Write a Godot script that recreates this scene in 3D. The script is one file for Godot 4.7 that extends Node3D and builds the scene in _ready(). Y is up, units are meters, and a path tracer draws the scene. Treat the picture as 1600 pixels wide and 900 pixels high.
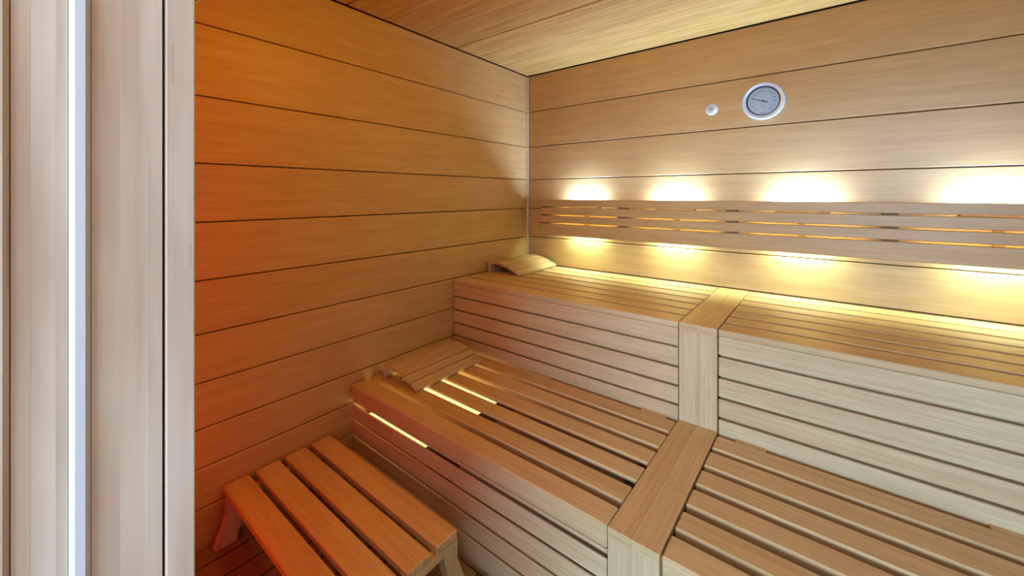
extends Node3D
# A sauna cabin seen through its glass-front doorway: two tiers of slatted benches in a corner, lit by lamps behind the backrest.
# x runs along the back wall from the left wall, z from the back wall towards the viewer, y is up.

var rng := RandomNumberGenerator.new()
var taken := {}
var M := {}

# ------------------------------------------------------------------ naming and tagging
func numbered(called: String) -> String:
	if not taken.has(called):
		taken[called] = 0
		return called
	taken[called] += 1
	return "%s_%03d" % [called, taken[called]]

func tag(o: Node, label := "", category := "", group := "", kind := "") -> void:
	if label: o.set_meta("label", label)
	if category: o.set_meta("category", category)
	if group: o.set_meta("group", group)
	if kind: o.set_meta("kind", kind)

func thing(called: String, label: String, category: String, at := Vector3.ZERO, group := "", kind := "") -> Node3D:
	var o := Node3D.new()
	o.name = numbered(called)
	o.position = at
	add_child(o)
	tag(o, label, category, group, kind)
	return o

func put(called: String, mesh: Mesh, mat: Material, parent: Node, at := Vector3.ZERO) -> MeshInstance3D:
	var o := MeshInstance3D.new()
	var c := 0
	var nm := called
	while parent.has_node(NodePath(nm)):
		c += 1
		nm = "%s_%03d" % [called, c]
	o.name = nm
	o.mesh = mesh
	o.material_override = mat
	o.position = at
	parent.add_child(o, true)
	return o

# ------------------------------------------------------------------ shapes
func tri(st: SurfaceTool, p: Array, n: Vector3, uv: Array) -> void:
	var k := [0, 1, 2]
	var c: Vector3 = (p[1] - p[0]).cross(p[2] - p[0])
	if c.dot(n) > 0.0: k = [0, 2, 1]
	for i in k:
		st.set_normal(n)
		st.set_uv(uv[i])
		st.add_vertex(p[i])

func face(st: SurfaceTool, pts: Array, n: Vector3, grain: int, off: Vector2) -> void:
	var uv := []
	for p in pts: uv.append(wood_uv(p, n, grain, off))
	for i in range(1, pts.size() - 1):
		tri(st, [pts[0], pts[i], pts[i + 1]], n, [uv[0], uv[i], uv[i + 1]])

# texture: two metres along the grain, a quarter of a metre across it
func wood_uv(p: Vector3, n: Vector3, grain: int, off: Vector2) -> Vector2:
	var a := (grain + 1) % 3
	var b := (grain + 2) % 3
	var across: float = p[b] if absf(n[a]) > absf(n[b]) else p[a]
	if absf(n[grain]) > 0.8:
		return Vector2(p[a] * 0.12, p[b] / 0.25) + off
	return Vector2(p[grain] / 2.0, across / 0.25 + (0.37 if absf(n[a]) > absf(n[b]) else 0.0)) + off

# a board with every edge chamfered, centred on the origin: 44 triangles
func plank(size: Vector3, bevel := 0.003, grain := 0, off := Vector2(-1, -1)) -> ArrayMesh:
	if off.x < 0.0: off = Vector2(rng.randf(), rng.randf())
	var st := SurfaceTool.new()
	st.begin(Mesh.PRIMITIVE_TRIANGLES)
	var h := size * 0.5
	var b := minf(bevel, minf(h.x, minf(h.y, h.z)) * 0.8)
	var sgn := [-1.0, 1.0]
	for ax in 3:
		var u := (ax + 1) % 3
		var v := (ax + 2) % 3
		for s in sgn:
			var n := Vector3.ZERO
			n[ax] = s
			var pts := []
			for q in [[-1, -1], [1, -1], [1, 1], [-1, 1]]:
				var p := Vector3.ZERO
				p[ax] = s * h[ax]
				p[u] = q[0] * (h[u] - b)
				p[v] = q[1] * (h[v] - b)
				pts.append(p)
			face(st, pts, n, grain, off)
		# the four chamfers that run along this axis
		for s in sgn:
			for t in sgn:
				var n2 := Vector3.ZERO
				n2[u] = s
				n2[v] = t
				n2 = n2.normalized()
				var e := []
				for q in [[-1, 0], [1, 0], [1, 1], [-1, 1]]:
					var p2 := Vector3.ZERO
					p2[ax] = q[0] * (h[ax] - b)
					p2[u] = s * (h[u] - (b if q[1] == 1 else 0.0))
					p2[v] = t * (h[v] - (0.0 if q[1] == 1 else b))
					e.append(p2)
				face(st, e, n2, grain, off)
	for sx in sgn:
		for sy in sgn:
			for sz in sgn:
				var n3 := Vector3(sx, sy, sz).normalized()
				face(st, [Vector3(sx * h.x, sy * (h.y - b), sz * (h.z - b)), Vector3(sx * (h.x - b), sy * h.y, sz * (h.z - b)), Vector3(sx * (h.x - b), sy * (h.y - b), sz * h.z)], n3, grain, off)
	return st.commit()

# box given by two corners, added as a part
func slab(called: String, lo: Vector3, hi: Vector3, mat: Material, parent: Node3D, bevel := 0.003, grain := 0) -> MeshInstance3D:
	return put(called, plank(hi - lo, bevel, grain), mat, parent, (lo + hi) * 0.5 - parent.position)

# outline (in two axes, convex or not) pushed along the third axis from d0 to d1
func extrude(outline: PackedVector2Array, axis: int, d0: float, d1: float, grain := 0) -> ArrayMesh:
	var st := SurfaceTool.new()
	st.begin(Mesh.PRIMITIVE_TRIANGLES)
	var off := Vector2(rng.randf(), rng.randf())
	var u := (axis + 1) % 3
	var v := (axis + 2) % 3
	var at := func(p: Vector2, d: float) -> Vector3:
		var r := Vector3.ZERO
		r[axis] = d
		r[u] = p.x
		r[v] = p.y
		return r
	var idx := Geometry2D.triangulate_polygon(outline)
	for k in range(0, idx.size(), 3):
		for d in [d0, d1]:
			var n := Vector3.ZERO
			n[axis] = signf(d - (d0 + d1) * 0.5)
			face(st, [at.call(outline[idx[k]], d), at.call(outline[idx[k + 1]], d), at.call(outline[idx[k + 2]], d)], n, grain, off)
	var ccw := not Geometry2D.is_polygon_clockwise(outline)
	for i in outline.size():
		var a := outline[i]
		var b := outline[(i + 1) % outline.size()]
		var t := (b - a).normalized()
		var o2 := Vector2(t.y, -t.x) if ccw else Vector2(-t.y, t.x)
		var n := Vector3.ZERO
		n[u] = o2.x
		n[v] = o2.y
		face(st, [at.call(a, d0), at.call(b, d0), at.call(b, d1), at.call(a, d1)], n, grain, off)
	return st.commit()

# profile (radius, height) turned about the z axis
func lathe(profile: Array, seg := 48) -> ArrayMesh:
	var st := SurfaceTool.new()
	st.begin(Mesh.PRIMITIVE_TRIANGLES)
	for i in profile.size() - 1:
		var a: Vector2 = profile[i]
		var b: Vector2 = profile[i + 1]
		var t := (b - a).normalized()
		var nr := Vector2(t.y, -t.x)
		for k in seg:
			var q := []
			var f0 := TAU * k / seg
			var f1 := TAU * (k + 1) / seg
			for w in [[a, f0], [b, f0], [b, f1], [a, f1]]:
				q.append(Vector3(w[0].x * cos(w[1]), w[0].x * sin(w[1]), w[0].y))
			var fm := (f0 + f1) * 0.5
			var n := Vector3(nr.x * cos(fm), nr.x * sin(fm), nr.y)
			var z := Vector2.ZERO
			if a.x > 1e-6: tri(st, [q[0], q[1], q[3]], n, [z, z, z])
			if b.x > 1e-6: tri(st, [q[1], q[2], q[3]], n, [z, z, z])
	return st.commit()

# ------------------------------------------------------------------ materials
# streaks along u; seamless along u because the noise is read on a cylinder
func wood_image(seed_: int, streak: float, fine: float, blotch: float, pores: int, knots: Array) -> ImageTexture:
	var w := 1024
	var h := 256
	var n1 := FastNoiseLite.new()
	n1.seed = seed_
	n1.frequency = 1.0
	n1.fractal_octaves = 2
	var n2 := FastNoiseLite.new()
	n2.seed = seed_ + 7
	n2.frequency = 1.0
	n2.fractal_octaves = 1
	var n3 := FastNoiseLite.new()
	n3.seed = seed_ + 13
	n3.frequency = 1.0
	n3.fractal_octaves = 3
	var im := Image.create(w, h, false, Image.FORMAT_RGB8)
	var r := RandomNumberGenerator.new()
	r.seed = seed_
	var cs := PackedFloat32Array()
	var sn := PackedFloat32Array()
	for x in w:
		cs.append(cos(TAU * x / w))
		sn.append(sin(TAU * x / w))
	for y in h:
		for x in w:
			var v := float(y)
			for k in knots:
				var dx: float = (x - k.x) / 60.0
				var dy: float = (y - k.y) / 22.0
				v += k.z * exp(-dx * dx - dy * dy) * signf(y - k.y)
			var a := n1.get_noise_3d(cs[x] * 0.3, sn[x] * 0.3, v * 0.07)
			var b := n2.get_noise_3d(cs[x] * 1.6, sn[x] * 1.6, v * 0.45)
			var c := n3.get_noise_3d(cs[x] * 0.9, sn[x] * 0.9, v * 0.02 + 50.0)
			var l := streak * a + fine * b + blotch * c
			im.set_pixel(x, y, Color(clampf(0.9 + l * 0.75, 0, 1), clampf(0.9 + l, 0, 1), clampf(0.9 + l * 1.25, 0, 1)))
	for i in pores:
		var px := r.randi_range(0, w - 30)
		var py := r.randi_range(0, h - 1)
		var d := r.randf_range(0.03, 0.1)
		for k in r.randi_range(5, 26):
			var c0 := im.get_pixel(px + k, py)
			im.set_pixel(px + k, py, Color(maxf(c0.r - d * 0.8, 0), maxf(c0.g - d, 0), maxf(c0.b - d * 1.2, 0)))
	for k in knots:
		for yy in range(-5, 6):
			for xx in range(-16, 17):
				var dd := sqrt(pow(xx / 14.0, 2) + pow(yy / 4.0, 2))
				if dd < 1.0:
					var px2 := posmod(int(k.x) + xx, w)
					var py2 := posmod(int(k.y) + yy, h)
					var c1 := im.get_pixel(px2, py2)
					im.set_pixel(px2, py2, c1.lerp(Color(0.5, 0.42, 0.34), (1.0 - dd) * 0.7))
	im.generate_mipmaps()
	return ImageTexture.create_from_image(im)

func wood(tex: Texture2D, color: Color, rough := 0.5, spec := 0.36) -> StandardMaterial3D:
	var m := StandardMaterial3D.new()
	m.albedo_color = color
	m.albedo_texture = tex
	m.roughness = rough
	m.metallic_specular = spec
	return m

func plain(color: Color, rough := 0.6, metal := 0.0) -> StandardMaterial3D:
	var m := StandardMaterial3D.new()
	m.albedo_color = color
	m.roughness = rough
	m.metallic = metal
	return m

func glow(color: Color, energy: float) -> StandardMaterial3D:
	var m := plain(Color(0.9, 0.9, 0.9))
	m.emission_enabled = true
	m.emission = color
	m.emission_energy_multiplier = energy
	return m

func pick(key: String) -> Material:
	var a: Array = M[key]
	return a[rng.randi() % a.size()]

func tones(tex: Texture2D, base: Color, spread: float, rough: float, n := 4) -> Array:
	var out := []
	for i in n:
		var k := 1.0 + spread * (2.0 * i / (n - 1) - 1.0)
		out.append(wood(tex, Color(base.r * (1.0 + (k - 1.0) * 0.6), base.g * k, base.b * (1.0 + (k - 1.0) * 1.5)), rough))
	return out

# ------------------------------------------------------------------ the place
const XD1 := 1.398    # the divider between the bench units
const XD2 := 1.546
const XR := 2.98      # right wall
const H := 2.385      # ceiling
const YU := 0.888     # upper bench
const YL := 0.4706    # lower bench
const ZU := 0.8162    # front of the upper bench
const ZL := 1.5193    # front of the lower bench
const ZF := 2.49      # inner face of the front wall
const XJ := 1.45      # the door opening's left side
const YF := 0.07      # top of the duckboard
# colours of the lights in linear values, times their energy at one metre
const DAY := Vector3(14.8, 24.6, 39.5)
const SKY := Vector3(1.5, 2.7, 4.5)
const CEIL := Vector3(.41, .205, .0)
const RED := Vector3(.16, .002, .0001)
const LED_UP := Vector3(.48, .72, 1.2)
const LED_DOWN := Vector3(.33, .46, .36)
const LED_SIDE := Vector3(.06, .042, .008)
const OUT := Vector3(.9, .47, .07)
const UNDER := Vector3(.15, .115, .05)

func strength(v: Vector3) -> float:
	return maxf(v.x, maxf(v.y, v.z))

func tint(v: Vector3) -> Color:
	var k := maxf(strength(v), 1e-6)
	return Color(v.x / k, v.y / k, v.z / k).linear_to_srgb()

func _ready() -> void:
	rng.seed = 11
	setup_view()
	setup_materials()
	build_shell()
	build_outside()
	build_door()
	build_floor_grating()
	for i in 2:
		upper_bench(i)
	for i in 2:
		lower_bench(i)
	divider(0)
	divider(1)
	backrest()
	stool()
	headrest(Vector3(0.012, YU, 0.035), "curved slatted headrest lying on the upper bench in the wall corner")
	headrest(Vector3(0.062, YL, 0.915), "curved slatted headrest lying on the lower bench above the lit gaps")
	thermometer()
	sensor()
	round_fitting()
	lamps()

func setup_view() -> void:
	var f := 623.3065
	var near := 0.05
	var cam := Camera3D.new()
	cam.name = "camera"
	cam.projection = Camera3D.PROJECTION_FRUSTUM
	cam.near = near
	cam.far = 60.0
	cam.size = 900.0 / f * near
	cam.frustum_offset = Vector2(0.0, -(450.0 - 304.7253) / f * near)
	cam.position = Vector3(1.8999, 1.4312, 2.5975)
	cam.rotation.y = 0.6708
	cam.current = true
	add_child(cam)
	var env := Environment.new()
	env.background_mode = Environment.BG_COLOR
	env.background_color = tint(SKY)
	env.background_energy_multiplier = strength(SKY)
	env.tonemap_mode = Environment.TONE_MAPPER_LINEAR
	env.tonemap_exposure = 1.0
	env.sdfgi_enabled = true
	env.ssao_enabled = true
	env.ssil_enabled = true
	var we := WorldEnvironment.new()
	we.name = "environment"
	we.environment = env
	add_child(we)
	# daylight entering the room outside the cabin through its far window
	var day := AreaLight3D.new()
	day.name = "window_daylight"
	day.area_size = Vector2(2.2, 1.4)
	day.light_color = tint(DAY)
	day.light_energy = strength(DAY)
	day.area_range = 20.0
	day.area_attenuation = 2.0
	day.shadow_enabled = true
	day.position = Vector3(2.9, 1.5, 6.35)
	add_child(day)

func setup_materials() -> void:
	var wall_tex := wood_image(3, 0.035, 0.025, 0.05, 260, [])
	var bench_tex := wood_image(21, 0.05, 0.035, 0.05, 1100, [])
	var ceil_tex := wood_image(35, 0.13, 0.05, 0.08, 150, [])
	var frame_tex := wood_image(52, 0.05, 0.012, 0.14, 60, [Vector3(420, 120, 14), Vector3(640, 60, 10)])
	M.wall = tones(wall_tex, Color(0.80, 0.65, 0.42), 0.018, 0.42)
	M.ceiling = tones(ceil_tex, Color(0.82, 0.655, 0.37), 0.015, 0.5)
	M.bench = tones(bench_tex, Color(0.86, 0.735, 0.53), 0.022, 0.5)
	M.slat = tones(bench_tex, Color(0.86, 0.72, 0.50), 0.025, 0.42)
	M.frame = tones(frame_tex, Color(0.875, 0.745, 0.615), 0.02, 0.6)
	M.dark_wood = [wood(bench_tex, Color(0.55, 0.42, 0.28), 0.7)]
	M.trim = wood(wall_tex, Color(0.88, 0.80, 0.70), 0.4)
	M.gap = plain(Color(0.22, 0.15, 0.09), 0.9)
	M.white = plain(Color(0.92, 0.92, 0.92), 0.5)
	M.plaster = plain(Color(0.82, 0.82, 0.80), 0.9)
	M.tile = plain(Color(0.45, 0.42, 0.40), 0.5)
	M.seal = plain(Color(0.82, 0.79, 0.76), 0.3)
	M.steel = plain(Color(0.71, 0.76, 0.79), 0.35, 0.2)
	M.grey = plain(Color(0.27, 0.29, 0.33), 0.4, 0.2)
	M.dial = plain(Color(0.60, 0.70, 0.74), 0.4)
	M.ink = plain(Color(0.08, 0.09, 0.12), 0.6)
	M.ink_soft = plain(Color(0.22, 0.28, 0.36), 0.7)

func build_shell() -> void:
	var seams := [H, 2.095, 1.815, 1.554, 1.325, 1.099, 0.8914, 0.7027, 0.5238, 0.3719, 0.215, 0.0]
	var wl := thing("wall_left", "left cabin wall of wide horizontal planks washed orange", "wall", Vector3.ZERO, "", "structure")
	slab("backing", Vector3(-0.12, 0, -0.12), Vector3(-0.022, H + 0.1, 2.6), M.gap, wl, 0.002)
	var wb := thing("wall_back", "back cabin wall of wide horizontal planks behind the backrest", "wall", Vector3.ZERO, "", "structure")
	slab("backing", Vector3(-0.022, 0, -0.12), Vector3(XR + 0.12, H + 0.1, -0.022), M.gap, wb, 0.002)
	for i in seams.size() - 1:
		var y1: float = seams[i] - (0.0022 if i > 0 else 0.004)
		var y0: float = seams[i + 1] + 0.0022
		slab("plank", Vector3(-0.022, y0, 0.012), Vector3(0.0, y1, 2.6), pick("wall"), wl, 0.003, 2)
		slab("plank", Vector3(0.012, y0, -0.022), Vector3(XR, y1, 0.0), pick("wall"), wb, 0.003, 0)
	var wr := thing("wall_right", "right cabin wall of horizontal planks outside the picture", "wall", Vector3.ZERO, "", "structure")
	slab("backing", Vector3(XR + 0.022, 0, -0.022), Vector3(XR + 0.12, H + 0.1, 2.6), M.gap, wr, 0.002)
	for i in seams.size() - 1:
		slab("plank", Vector3(XR, seams[i + 1] + 0.0022, 0.0), Vector3(XR + 0.022, seams[i] - 0.0022, 2.6), pick("wall"), wr, 0.003, 2)
	var wf := thing("wall_front", "front cabin wall beside the door opening", "wall", Vector3.ZERO, "", "structure")
	slab("backing", Vector3(0.0, 0, ZF + 0.022), Vector3(XJ - 0.03, H + 0.1, 2.6), M.gap, wf, 0.002)
	slab("header", Vector3(XJ - 0.03, 1.90, ZF), Vector3(XR, H + 0.1, 2.6), pick("wall"), wf, 0.002)
	for i in seams.size() - 1:
		slab("plank", Vector3(0.0, seams[i + 1] + 0.0022, ZF), Vector3(XJ - 0.03, seams[i] - 0.0022, ZF + 0.022), pick("wall"), wf, 0.003, 0)
	var ce := thing("ceiling", "cabin ceiling of wide wooden panels with dark joints", "ceiling", Vector3.ZERO, "", "structure")
	slab("backing", Vector3(-0.12, H + 0.022, -0.12), Vector3(XR + 0.12, H + 0.12, 2.6), M.gap, ce, 0.002)
	var cz := [0.006, 0.795, 1.541, 2.28, 2.6]
	for i in 4:
		slab("panel", Vector3(0.004, H, cz[i] + 0.004), Vector3(XR, H + 0.022, cz[i + 1] - 0.004), pick("ceiling"), ce, 0.003, 0)
	var fl := thing("floor", "dark tiled floor under the wooden grating", "floor", Vector3.ZERO, "", "structure")
	slab("slab", Vector3(-0.12, -0.1, -0.12), Vector3(XR + 0.12, 0.0, 2.7), M.tile, fl, 0.002)
	# slim corner strip with two round-edged faces
	var tr := thing("trim_1", "slim pale corner strip where the left and back walls meet", "corner trim", Vector3.ZERO, "", "structure")
	slab("strip", Vector3(-0.02, 0.02, -0.02), Vector3(0.008, H - 0.003, 0.0085), M.trim, tr, 0.003, 1)

func build_outside() -> void:
	var w := thing("wall_outside", "white walls of the room in front of the cabin", "wall", Vector3.ZERO, "", "structure")
	slab("side_wall", Vector3(-1.6, -0.1, 2.62), Vector3(-1.5, 2.9, 6.5), M.plaster, w)
	slab("side_wall", Vector3(4.6, -0.1, 2.62), Vector3(4.7, 2.9, 6.5), M.plaster, w)
	slab("return_wall", Vector3(-1.6, -0.1, 2.6), Vector3(-0.12, 2.9, 2.7), M.plaster, w)
	slab("return_wall", Vector3(XR + 0.12, -0.1, 2.6), Vector3(4.7, 2.9, 2.7), M.plaster, w)
	slab("upper_wall", Vector3(-0.12, H + 0.12, 2.5), Vector3(XR + 0.12, 2.9, 2.6), M.plaster, w)
	slab("window_wall", Vector3(-1.6, -0.1, 6.5), Vector3(1.75, 2.9, 6.6), M.plaster, w)
	slab("window_wall", Vector3(4.05, -0.1, 6.5), Vector3(4.7, 2.9, 6.6), M.plaster, w)
	slab("window_wall", Vector3(1.75, -0.1, 6.5), Vector3(4.05, 0.78, 6.6), M.plaster, w)
	slab("window_wall", Vector3(1.75, 2.22, 6.5), Vector3(4.05, 2.9, 6.6), M.plaster, w)
	var c := thing("ceiling_outside", "white ceiling of the room in front of the cabin", "ceiling", Vector3.ZERO, "", "structure")
	slab("slab", Vector3(-1.6, 2.9, 2.5), Vector3(4.7, 3.0, 6.6), M.plaster, c)
	var f := thing("floor_outside", "grey floor of the room in front of the cabin", "floor", Vector3.ZERO, "", "structure")
	slab("slab", Vector3(-1.5, -0.1, 2.7), Vector3(4.6, 0.0, 6.5), M.tile, f)

func build_door() -> void:
	var d := thing("door_1", "pale knotty wooden door jamb close to the viewer", "door frame", Vector3.ZERO, "", "structure")
	# seen across the opening, from the cabin outwards
	slab("panel_edge", Vector3(XJ - 0.05, 0, 2.4925), Vector3(XJ, 1.90, 2.5135), M.frame[3], d, 0.0012, 1)
	slab("shadow_gap", Vector3(XJ - 0.05, 0, 2.5135), Vector3(XJ - 0.006, 1.90, 2.5155), M.gap, d, 0.0004, 1)
	var jz := [2.5155, 2.5244, 2.5418, 2.558]
	for k in 3:
		slab("jamb_board", Vector3(XJ - 0.05, 0, jz[k]), Vector3(XJ, 1.90, jz[k + 1] - 0.00003), M.frame[[3, 1, 0][k]], d, 0.00005, 1)
	slab("seal_strip", Vector3(XJ - 0.05, 0, 2.5583), Vector3(XJ + 0.004, 1.90, 2.5697), M.seal, d, 0.003, 1)
	var rz := [2.57, 2.576, 2.588, 2.597]
	for k in 3:
		slab("rebate_board", Vector3(XJ - 0.05, 0, rz[k]), Vector3(XJ, 1.90, rz[k + 1] - 0.00003), M.frame[[3, 2, 0][k]], d, 0.00005, 1)
	slab("outer_board", Vector3(XJ - 0.05, 0, 2.5975), Vector3(XJ + 0.003, 1.90, 2.64), M.frame[3], d, 0.003, 1)

func build_floor_grating() -> void:
	var g := thing("duckboard", "dark wooden floor grating below the step stool", "duckboard")
	var x := 0.008
	while x < 2.9:
		slab("slat", Vector3(x, YF - 0.025, ZL + 0.03), Vector3(minf(x + 0.09, XR - 0.01), YF, ZF - 0.02), M.dark_wood[0], g, 0.003, 2)
		x += 0.101
	for z in [1.65, 2.0, 2.35]:
		slab("bearer", Vector3(0.01, 0.0, z - 0.02), Vector3(XR - 0.02, YF - 0.025, z + 0.02), M.dark_wood[0], g, 0.002, 0)

func unit_range(i: int) -> Vector2:
	return Vector2(0.006, XD1 - 0.004) if i == 0 else Vector2(XD2 + 0.005, XR - 0.006)

func upper_bench(i: int) -> void:
	var r := unit_range(i)
	var b := thing("upper_bench", ["upper slatted bench left of the upright divider, carrying a headrest", "upper slatted bench right of the upright divider, below the thermometer"][i], "bench", Vector3(r.x, 0, 0), "upper benches")
	var z := ZU
	var edges := [[0.7105, ZU, 0.026], [0.595, 0.6885, 0.045], [0.480, 0.573, 0.045], [0.365, 0.458, 0.045], [0.250, 0.343, 0.045], [0.135, 0.228, 0.045], [0.012, 0.117, 0.045]]
	for e in edges:
		slab("slat", Vector3(r.x, YU - e[2], e[0]), Vector3(r.y, YU, e[1]), pick("slat"), b, 0.002, 0)
	var tops := [YU - 0.0275, 0.775, 0.689, 0.606, 0.524]
	var bots := [0.785, 0.699, 0.616, 0.534, 0.40]
	for k in 5:
		slab("front_board", Vector3(r.x, bots[k], ZU - 0.022), Vector3(r.y, tops[k], ZU - 0.001), pick("bench"), b, 0.003, 0)
	slab("backing_board", Vector3(r.x + 0.004, 0.41, ZU - 0.034), Vector3(r.y - 0.004, YU - 0.1, ZU - 0.026), M.bench[0], b, 0.001, 0)
	var cx := (r.x + r.y) * 0.5
	for x in [r.x + 0.06, cx, r.y - 0.06]:
		slab("bearer", Vector3(x - 0.02, YU - 0.106, 0.02), Vector3(x + 0.02, YU - 0.0455, ZU - 0.036), M.dark_wood[0], b, 0.002, 2)
		for zz in [[0.03, 0.07], [ZU - 0.078, ZU - 0.0355]]:
			slab("leg", Vector3(x - 0.02, 0.0, zz[0]), Vector3(x + 0.02, YU - 0.107, zz[1]), M.dark_wood[0], b, 0.002, 1)

func lower_bench(i: int) -> void:
	var r := unit_range(i)
	var b := thing("lower_bench", ["lower slatted bench left of the divider, glowing through its gaps", "lower slatted bench right of the divider, in the bottom right corner"][i], "bench", Vector3(r.x, 0, 0), "lower benches")
	var thin := 0.016 if i == 0 else 0.034
	var edges := [[1.430, ZL, 0.07], [1.320, 1.402, 0.036], [1.204, 1.288, thin], [1.089, 1.176, thin], [0.962, 1.060, 0.034], [0.839, 0.936, 0.034]]
	for e in edges:
		slab("slat", Vector3(r.x, YL - e[2], e[0]), Vector3(r.y, YL, e[1]), pick("slat"), b, 0.005, 0)
	var tops := [YL - 0.072, 0.369, 0.292, 0.212, 0.134]
	var bots := [0.387, 0.303, 0.222, 0.144, 0.03]
	for k in 5:
		slab("front_board", Vector3(r.x, bots[k], ZL - 0.012), Vector3(r.y, tops[k], ZL - 0.001), pick("bench"), b, 0.003, 0)
	var blocks: Array = [[0.656, 0.756], [1.239, 1.35]] if i == 0 else [[1.614, 1.717], [2.267, 2.37]]
	for s in blocks:
		slab("spacer", Vector3(s[0], YL - 0.026, ZU), Vector3(s[1], YL - 0.001, 0.8395), pick("slat"), b, 0.002, 0)
	if i == 0:
		light_panel(b)
		slab("under_board", Vector3(0.74, YL - 0.062, 0.95), Vector3(r.y - 0.06, YL - 0.050, 1.37), M.bench[0], b, 0.001, 0)
		slab("backing_board", Vector3(0.76, 0.04, ZL - 0.034), Vector3(r.y - 0.004, YL - 0.09, ZL - 0.026), M.bench[0], b, 0.001, 0)
	else:
		slab("backing_board", Vector3(r.x + 0.004, 0.04, ZL - 0.034), Vector3(r.y - 0.004, YL - 0.09, ZL - 0.026), M.bench[0], b, 0.001, 0)
	for x in [r.x + 0.02, (r.x + r.y) * 0.5 + 0.05, r.y - 0.04]:
		slab("bearer", Vector3(x - 0.015, YL - 0.11, 0.83), Vector3(x + 0.015, YL - 0.063, 1.425), M.dark_wood[0], b, 0.002, 2)
		for zz in [[0.83, 0.87], [1.385, 1.425]]:
			slab("leg", Vector3(x - 0.015, 0.0, zz[0]), Vector3(x + 0.015, YL - 0.111, zz[1]), M.dark_wood[0], b, 0.002, 1)

func divider(i: int) -> void:
	var y: float = [YU, YL][i]
	var zb: float = [0.004, ZU + 0.004][i]
	var zf: float = [ZU, ZL][i]
	var d := thing("bench_divider", ["upright wooden divider between the two upper benches", "flat topped wooden divider between the two lower benches"][i], "divider", Vector3(XD1, 0, 0), "bench dividers")
	var xm := XD1 + 0.07
	slab("top_board", Vector3(XD1, y - 0.03, zb), Vector3(xm - 0.0002, y, zf), M.slat[1], d, 0.0008, 2)
	slab("top_board", Vector3(xm + 0.0002, y - 0.03, zb), Vector3(XD2, y, zf), M.slat[2], d, 0.0008, 2)
	slab("front_board", Vector3(XD1, [YL - 0.03, 0.02][i], zf - 0.025), Vector3(XD2, y - 0.0305, zf), M.bench[2], d, 0.0015, 1)
	slab("side_board", Vector3(XD1 + 0.012, 0.0, zb + 0.03), Vector3(XD1 + 0.03, y - 0.0305, zf - 0.03), M.dark_wood[0], d, 0.001, 2)
	slab("side_board", Vector3(XD2 - 0.03, 0.0, zb + 0.03), Vector3(XD2 - 0.012, y - 0.0305, zf - 0.03), M.dark_wood[0], d, 0.001, 2)

func backrest() -> void:
	var b := thing("backrest", "long four slat backrest on the back wall with lamps glowing behind", "backrest", Vector3(0.178, 0, 0))
	var ys := [[1.3475, 1.397], [1.286, 1.338], [1.226, 1.277], [1.131, 1.217]]
	for k in 4:
		slab("slat", Vector3(0.178, ys[k][0], 0.064), Vector3(XR - 0.03, ys[k][1], 0.084), pick("wall"), b, 0.003, 0)
	for x in [0.21, 0.82, 1.47, 2.125, 2.77]:
		slab("support", Vector3(x - 0.026, 1.14, 0.0005), Vector3(x + 0.026, 1.385, 0.0635), pick("dark_wood"), b, 0.002, 1)

	# amber light bars fixed behind the slats, washing the wall seen through the gaps
	for x in [0.515, 1.145, 1.7975, 2.4475]:
		var w: float = 0.50
		var at := Vector3(x - 0.178, 1.242, 0.0)
		put("light_bar", plank(Vector3(w, 0.02, 0.004), 0.001, 0), M.dark_wood[0], b, at + Vector3(0, 0, 0.0600))
		put("amber_strip", plank(Vector3(w - 0.02, 0.012, 0.002), 0.0005, 0), glow(tint(LED_SIDE), 0.6), b, at + Vector3(0, 0, 0.0566))
		var bl := AreaLight3D.new()
		bl.name = "strip_light"
		bl.light_color = tint(LED_SIDE)
		bl.light_energy = strength(LED_SIDE)
		bl.area_size = Vector2(w - 0.02, 0.012)
		bl.area_range = 4.0
		bl.area_attenuation = 2.0
		bl.shadow_enabled = true
		bl.position = at + Vector3(0, 0, 0.0550)
		b.add_child(bl, true)

func stool() -> void:
	var x0 := 0.012
	var x1 := 0.893
	var y := 0.273
	var z0 := 1.632
	var z1 := 2.070
	var s := thing("step_stool", "four slat wooden step stool in front of the lower bench", "step stool", Vector3(x0, 0, 0))
	for k in 4:
		var za := z0 + k * 0.1155
		slab("slat", Vector3(x0, y - 0.03, za), Vector3(x1, y, za + 0.0915), M.slat[[2, 1, 2, 0][k]], s, 0.004, 0)
	var ends := [x0 + 0.06, x1]
	for k in 2:
		var xe: float = ends[k]
		slab("apron", Vector3(xe - 0.035, y - 0.058, z0 + 0.06), Vector3(xe - 0.001, y - 0.0305, z1 - 0.06), M.bench[1], s, 0.002, 2)
		for side in [0, 1]:
			var o := PackedVector2Array()
			# (y, z): axis 0 puts y first, then z
			var top_out := 0.0
			var sgn := 1.0 if side == 0 else -1.0
			var zo: float = z0 if side == 0 else z1
			for q in [[y - 0.0305, 0.0], [y - 0.10, 0.0], [YF + 0.0005, -0.04], [YF + 0.0005, 0.03], [y - 0.06, 0.062], [y - 0.0305, 0.0625]]:
				o.append(Vector2(q[0], zo + sgn * (q[1] + top_out)))
			put("leg", extrude(o, 0, xe - 0.035 - x0, xe - x0, 1), M.bench[2], s)

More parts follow.
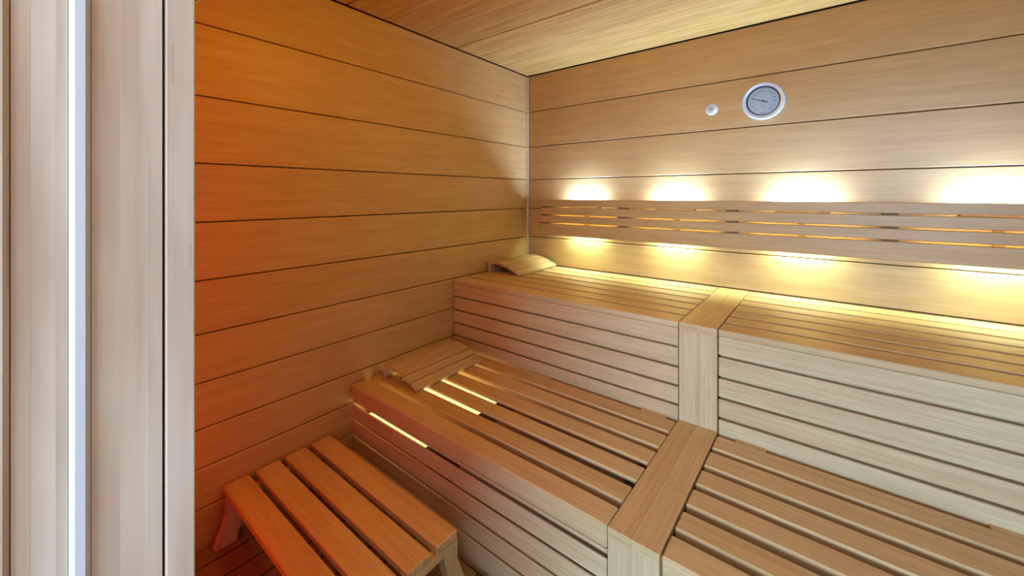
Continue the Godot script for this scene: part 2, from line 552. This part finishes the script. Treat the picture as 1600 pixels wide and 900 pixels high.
func headrest(at: Vector3, label: String) -> void:
	var h := thing("headrest", label, "headrest", at, "slatted headrests")
	var length := 0.46
	# crown line of the slats, from the wall side down to the low edge
	var crown := [Vector2(0.0, 0.072), Vector2(0.072, 0.079), Vector2(0.128, 0.073), Vector2(0.181, 0.060), Vector2(0.232, 0.042), Vector2(0.286, 0.018)]
	for k in 5:
		var a: Vector2 = crown[k]
		var b: Vector2 = crown[k + 1]
		var t := (b - a).normalized()
		var n := Vector2(-t.y, t.x)
		var g := t * 0.004
		var o := PackedVector2Array([a + g - n * 0.016, b - g - n * 0.016, b - g - n * 0.002, b - g - t * 0.002, a + g + t * 0.002, a + g - n * 0.002])
		put("slat", extrude(o, 2, 0.0, length, 2), M.bench[[1, 2, 0, 1, 2][k]], h)
	put("leg", plank(Vector3(0.018, 0.056, length - 0.002), 0.003, 2), M.bench[1], h, Vector3(0.0095, 0.0285, length * 0.5))
	for z in [0.05, length - 0.05]:
		var o2 := PackedVector2Array([Vector2(0.0195, 0.056), Vector2(0.0195, 0.03), Vector2(0.12, 0.035), Vector2(0.20, 0.0005), Vector2(0.232, 0.0005), Vector2(0.232, 0.0155), Vector2(0.208, 0.0265), Vector2(0.165, 0.0425), Vector2(0.120, 0.0545), Vector2(0.072, 0.0605)])
		put("rib", extrude(o2, 2, z - 0.009, z + 0.009, 0), M.dark_wood[0], h)

func thermometer() -> void:
	var t := thing("thermometer", "round thermometer with pale blue dial and silver rim on back wall", "thermometer", Vector3(1.617, 1.950, 0.0))
	var R := 0.102
	put("case", lathe([Vector2(R * 0.97, 0.0006), Vector2(R, 0.004), Vector2(R, 0.016), Vector2(R * 0.98, 0.021), Vector2(R * 0.93, 0.023), Vector2(R * 0.80, 0.021), Vector2(R * 0.79, 0.019), Vector2(R * 0.79, 0.010)], 72), M.steel, t)
	put("inner_ring", lathe([Vector2(R * 0.80, 0.0215), Vector2(R * 0.775, 0.0225), Vector2(R * 0.725, 0.012), Vector2(R * 0.72, 0.010)], 72), M.grey, t)
	put("dial", lathe([Vector2(R * 0.79, 0.0105), Vector2(0.0, 0.011)], 64), M.dial, t)
	var needle := put("needle", extrude(PackedVector2Array([Vector2(-0.066, -0.0004), Vector2(-0.004, -0.002), Vector2(0.024, -0.0022), Vector2(0.024, 0.0022), Vector2(-0.004, 0.002), Vector2(-0.066, 0.0004)]), 2, 0.0135, 0.0148), M.ink, t)
	needle.rotation.z = -0.36
	put("hub", lathe([Vector2(0.0045, 0.0111), Vector2(0.0045, 0.0165), Vector2(0.0, 0.0175)], 20), M.ink, t)
	var font := SystemFont.new()
	font.font_names = PackedStringArray(["Droid Sans"])
	for k in 13:
		var a := deg_to_rad(232.0 - k * 23.8)
		print_on(t, "numeral", str(k * 10), font, 0.0088, Vector3(cos(a) * 0.054, sin(a) * 0.054, 0.0112), M.ink_soft)
	print_on(t, "unit_sign", "°C", font, 0.0095, Vector3(0.0, -0.030, 0.0112), M.ink_soft)
	print_on(t, "maker_name", "KLAFS", font, 0.0075, Vector3(0.0, -0.064, 0.0112), M.ink)
	var ticks := SurfaceTool.new()
	ticks.begin(Mesh.PRIMITIVE_TRIANGLES)
	for k in 25:
		var a2 := deg_to_rad(232.0 - k * 11.9)
		var d := Vector3(cos(a2), sin(a2), 0)
		var e := Vector3(-d.y, d.x, 0) * 0.0005
		var r0 := 0.0625
		var r1 := 0.0665 if k % 2 else 0.069
		var z := Vector3(0, 0, 0.0114)
		face(ticks, [d * r0 + e + z, d * r1 + e + z, d * r1 - e + z, d * r0 - e + z], Vector3(0, 0, 1), 0, Vector2.ZERO)
	put("scale", ticks.commit(), M.ink_soft, t)

func print_on(parent: Node3D, called: String, text: String, font: Font, size: float, at: Vector3, mat: Material) -> void:
	var tm := TextMesh.new()
	tm.text = text
	tm.font = font
	tm.font_size = 32
	tm.pixel_size = size / 23.0
	tm.depth = 0.0003
	put(called, tm, mat, parent, at)

func sensor() -> void:
	var s := thing("temperature_sensor", "small round perforated white sensor cover left of the thermometer", "sensor", Vector3(1.356, 1.941, 0.0))
	var R := 0.034
	put("cover", lathe([Vector2(R, 0.0006), Vector2(R, 0.005), Vector2(R * 0.93, 0.009), Vector2(R * 0.6, 0.0115), Vector2(0.0, 0.0125)], 40), M.steel, s)
	var st := SurfaceTool.new()
	st.begin(Mesh.PRIMITIVE_TRIANGLES)
	for iy in range(-4, 5):
		for ix in range(-4, 5):
			var c := Vector2((ix + (0.5 if iy % 2 else 0.0)) * 0.0062, iy * 0.0055)
			if c.length() > R * 0.8: continue
			var zz := 0.0128 - 0.0032 * pow(c.length() / (R * 0.8), 2)
			var pts := []
			for q in 6: pts.append(Vector3(c.x + cos(TAU * q / 6) * 0.0021, c.y + sin(TAU * q / 6) * 0.0021, zz))
			face(st, pts, Vector3(0, 0, 1), 0, Vector2.ZERO)
	put("perforation", st.commit(), M.ink, s)

func round_fitting() -> void:
	var s := thing("round_wall_fitting", "small round dark red fitting with shiny rim high on left wall", "wall fitting", Vector3(0.0, 2.205, 2.185))
	var a := put("rim", lathe([Vector2(0.052, 0.0006), Vector2(0.052, 0.010), Vector2(0.049, 0.013), Vector2(0.045, 0.012), Vector2(0.044, 0.006)], 48), M.steel, s)
	a.rotation.y = PI / 2
	var b := put("cover", lathe([Vector2(0.045, 0.0006), Vector2(0.045, 0.007), Vector2(0.0, 0.009)], 40), plain(Color(0.25, 0.03, 0.04), 0.4), s)
	b.rotation.y = PI / 2

func omni(parent: Node3D, at: Vector3, v: Vector3, size: float) -> void:
	var l := OmniLight3D.new()
	l.name = "lamp_light"
	l.light_color = tint(v)
	l.light_energy = strength(v)
	l.light_size = size
	l.omni_range = 12.0
	l.omni_attenuation = 2.0
	l.shadow_enabled = true
	l.position = at
	parent.add_child(l, true)

func lamps() -> void:
	# four up-and-down lamps behind the backrest
	var where := ["nearest the wall corner", "below the sensor cover", "below and right of the thermometer", "nearest the right picture edge"]
	var xs := [0.53, 1.155, 1.79, 2.46]
	for i in 4:
		var l := thing("backrest_lamp", "lamp hidden behind the backrest, glowing above and below, " + where[i], "lamp", Vector3(xs[i], 1.262, 0.029), "lamps behind the backrest")
		put("body", plank(Vector3(0.03, 0.17, 0.006), 0.001, 1), M.dark_wood[0], l, Vector3(0, 0, -0.0255))
		put("spine", plank(Vector3(0.03, 0.158, 0.012), 0.001, 2), M.dark_wood[0], l, Vector3(0, 0, -0.0165))
		for s in [1.0, -1.0]:
			put("carrier", plank(Vector3(0.23, 0.008, 0.05), 0.001, 0), M.dark_wood[0], l, Vector3(0, s * 0.081, 0.0))
			var v := LED_UP if s > 0 else LED_DOWN
			put("glowing_face", plank(Vector3(0.224, 0.003, 0.048), 0.001, 0), glow(tint(v), 2.0 if v.x > 0.0 else 0.0), l, Vector3(0, s * 0.0868, 0.0))
			var al := AreaLight3D.new()
			al.name = "lamp_light"
			al.light_color = tint(v)
			al.light_energy = strength(v)
			al.area_size = Vector2(0.22, 0.048)
			al.area_range = 6.0
			al.area_attenuation = 2.0
			al.shadow_enabled = true
			al.position = Vector3(0, s * 0.0925, 0.0)
			al.rotation.x = PI / 2 * s
			l.add_child(al, true)
	# warm lamp in the ceiling, above and behind the picture's edge
	var c := thing("ceiling_lamp", "warm flush ceiling lamp above the doorway side", "lamp", Vector3(1.15, H, 1.6))
	put("rim", lathe([Vector2(0.13, -0.0006), Vector2(0.13, -0.02), Vector2(0.12, -0.024), Vector2(0.11, -0.02)], 40), M.white, c).rotation.x = -PI / 2
	put("glowing_face", lathe([Vector2(0.115, -0.018), Vector2(0.0, -0.021)], 40), glow(tint(CEIL), 1.5), c).rotation.x = -PI / 2
	omni(c, Vector3(0, -0.08, 0), CEIL, 0.06)
	# lamp of the room outside, above the doorway
	var o := thing("outside_lamp", "round ceiling lamp of the room outside the cabin", "lamp", Vector3(2.5, 2.9, 3.2))
	put("rim", lathe([Vector2(0.16, -0.0006), Vector2(0.16, -0.02), Vector2(0.15, -0.024), Vector2(0.14, -0.02)], 40), M.white, o).rotation.x = -PI / 2
	put("glowing_face", lathe([Vector2(0.145, -0.018), Vector2(0.0, -0.021)], 40), glow(tint(OUT), 1.5), o).rotation.x = -PI / 2
	omni(o, Vector3(0, -0.09, 0), OUT, 0.06)
	# red coloured-light tube on the inner face of the front wall, behind the jamb
	var r := thing("red_lamp", "upright red light tube on the front wall behind the door jamb", "lamp", Vector3(0.43, 1.2, ZF))
	put("body", plank(Vector3(0.07, 1.7, 0.025), 0.004, 1), M.white, r, Vector3(0, 0, -0.0135))
	put("glowing_face", plank(Vector3(0.045, 1.64, 0.012), 0.004, 1), glow(tint(RED), 1.5), r, Vector3(0, 0, -0.0325))
	for y in [-0.7, 0.0, 0.7]:
		omni(r, Vector3(0, y, -0.09), RED / 3.0, 0.05)

# flat light box built into the left lower bench, seen through its gaps
func light_panel(b: Node3D) -> void:
	var at := Vector3(0.25, 0.0, 1.19) - b.position
	put("lamp_base", plank(Vector3(0.38, 0.285, 0.40), 0.004, 0), M.dark_wood[0], b, at + Vector3(0, 0.1425, 0))
	put("light_panel", plank(Vector3(0.44, 0.012, 0.56), 0.002, 0), glow(tint(UNDER), 1.2), b, at + Vector3(0, 0.292, 0.0))
	var ul := AreaLight3D.new()
	ul.name = "lamp_light"
	ul.light_color = tint(UNDER)
	ul.light_energy = strength(UNDER)
	ul.area_size = Vector2(0.44, 0.56)
	ul.area_range = 6.0
	ul.area_attenuation = 2.0
	ul.shadow_enabled = true
	ul.position = at + Vector3(0, 0.301, 0)
	ul.rotation.x = PI / 2
	b.add_child(ul, true)
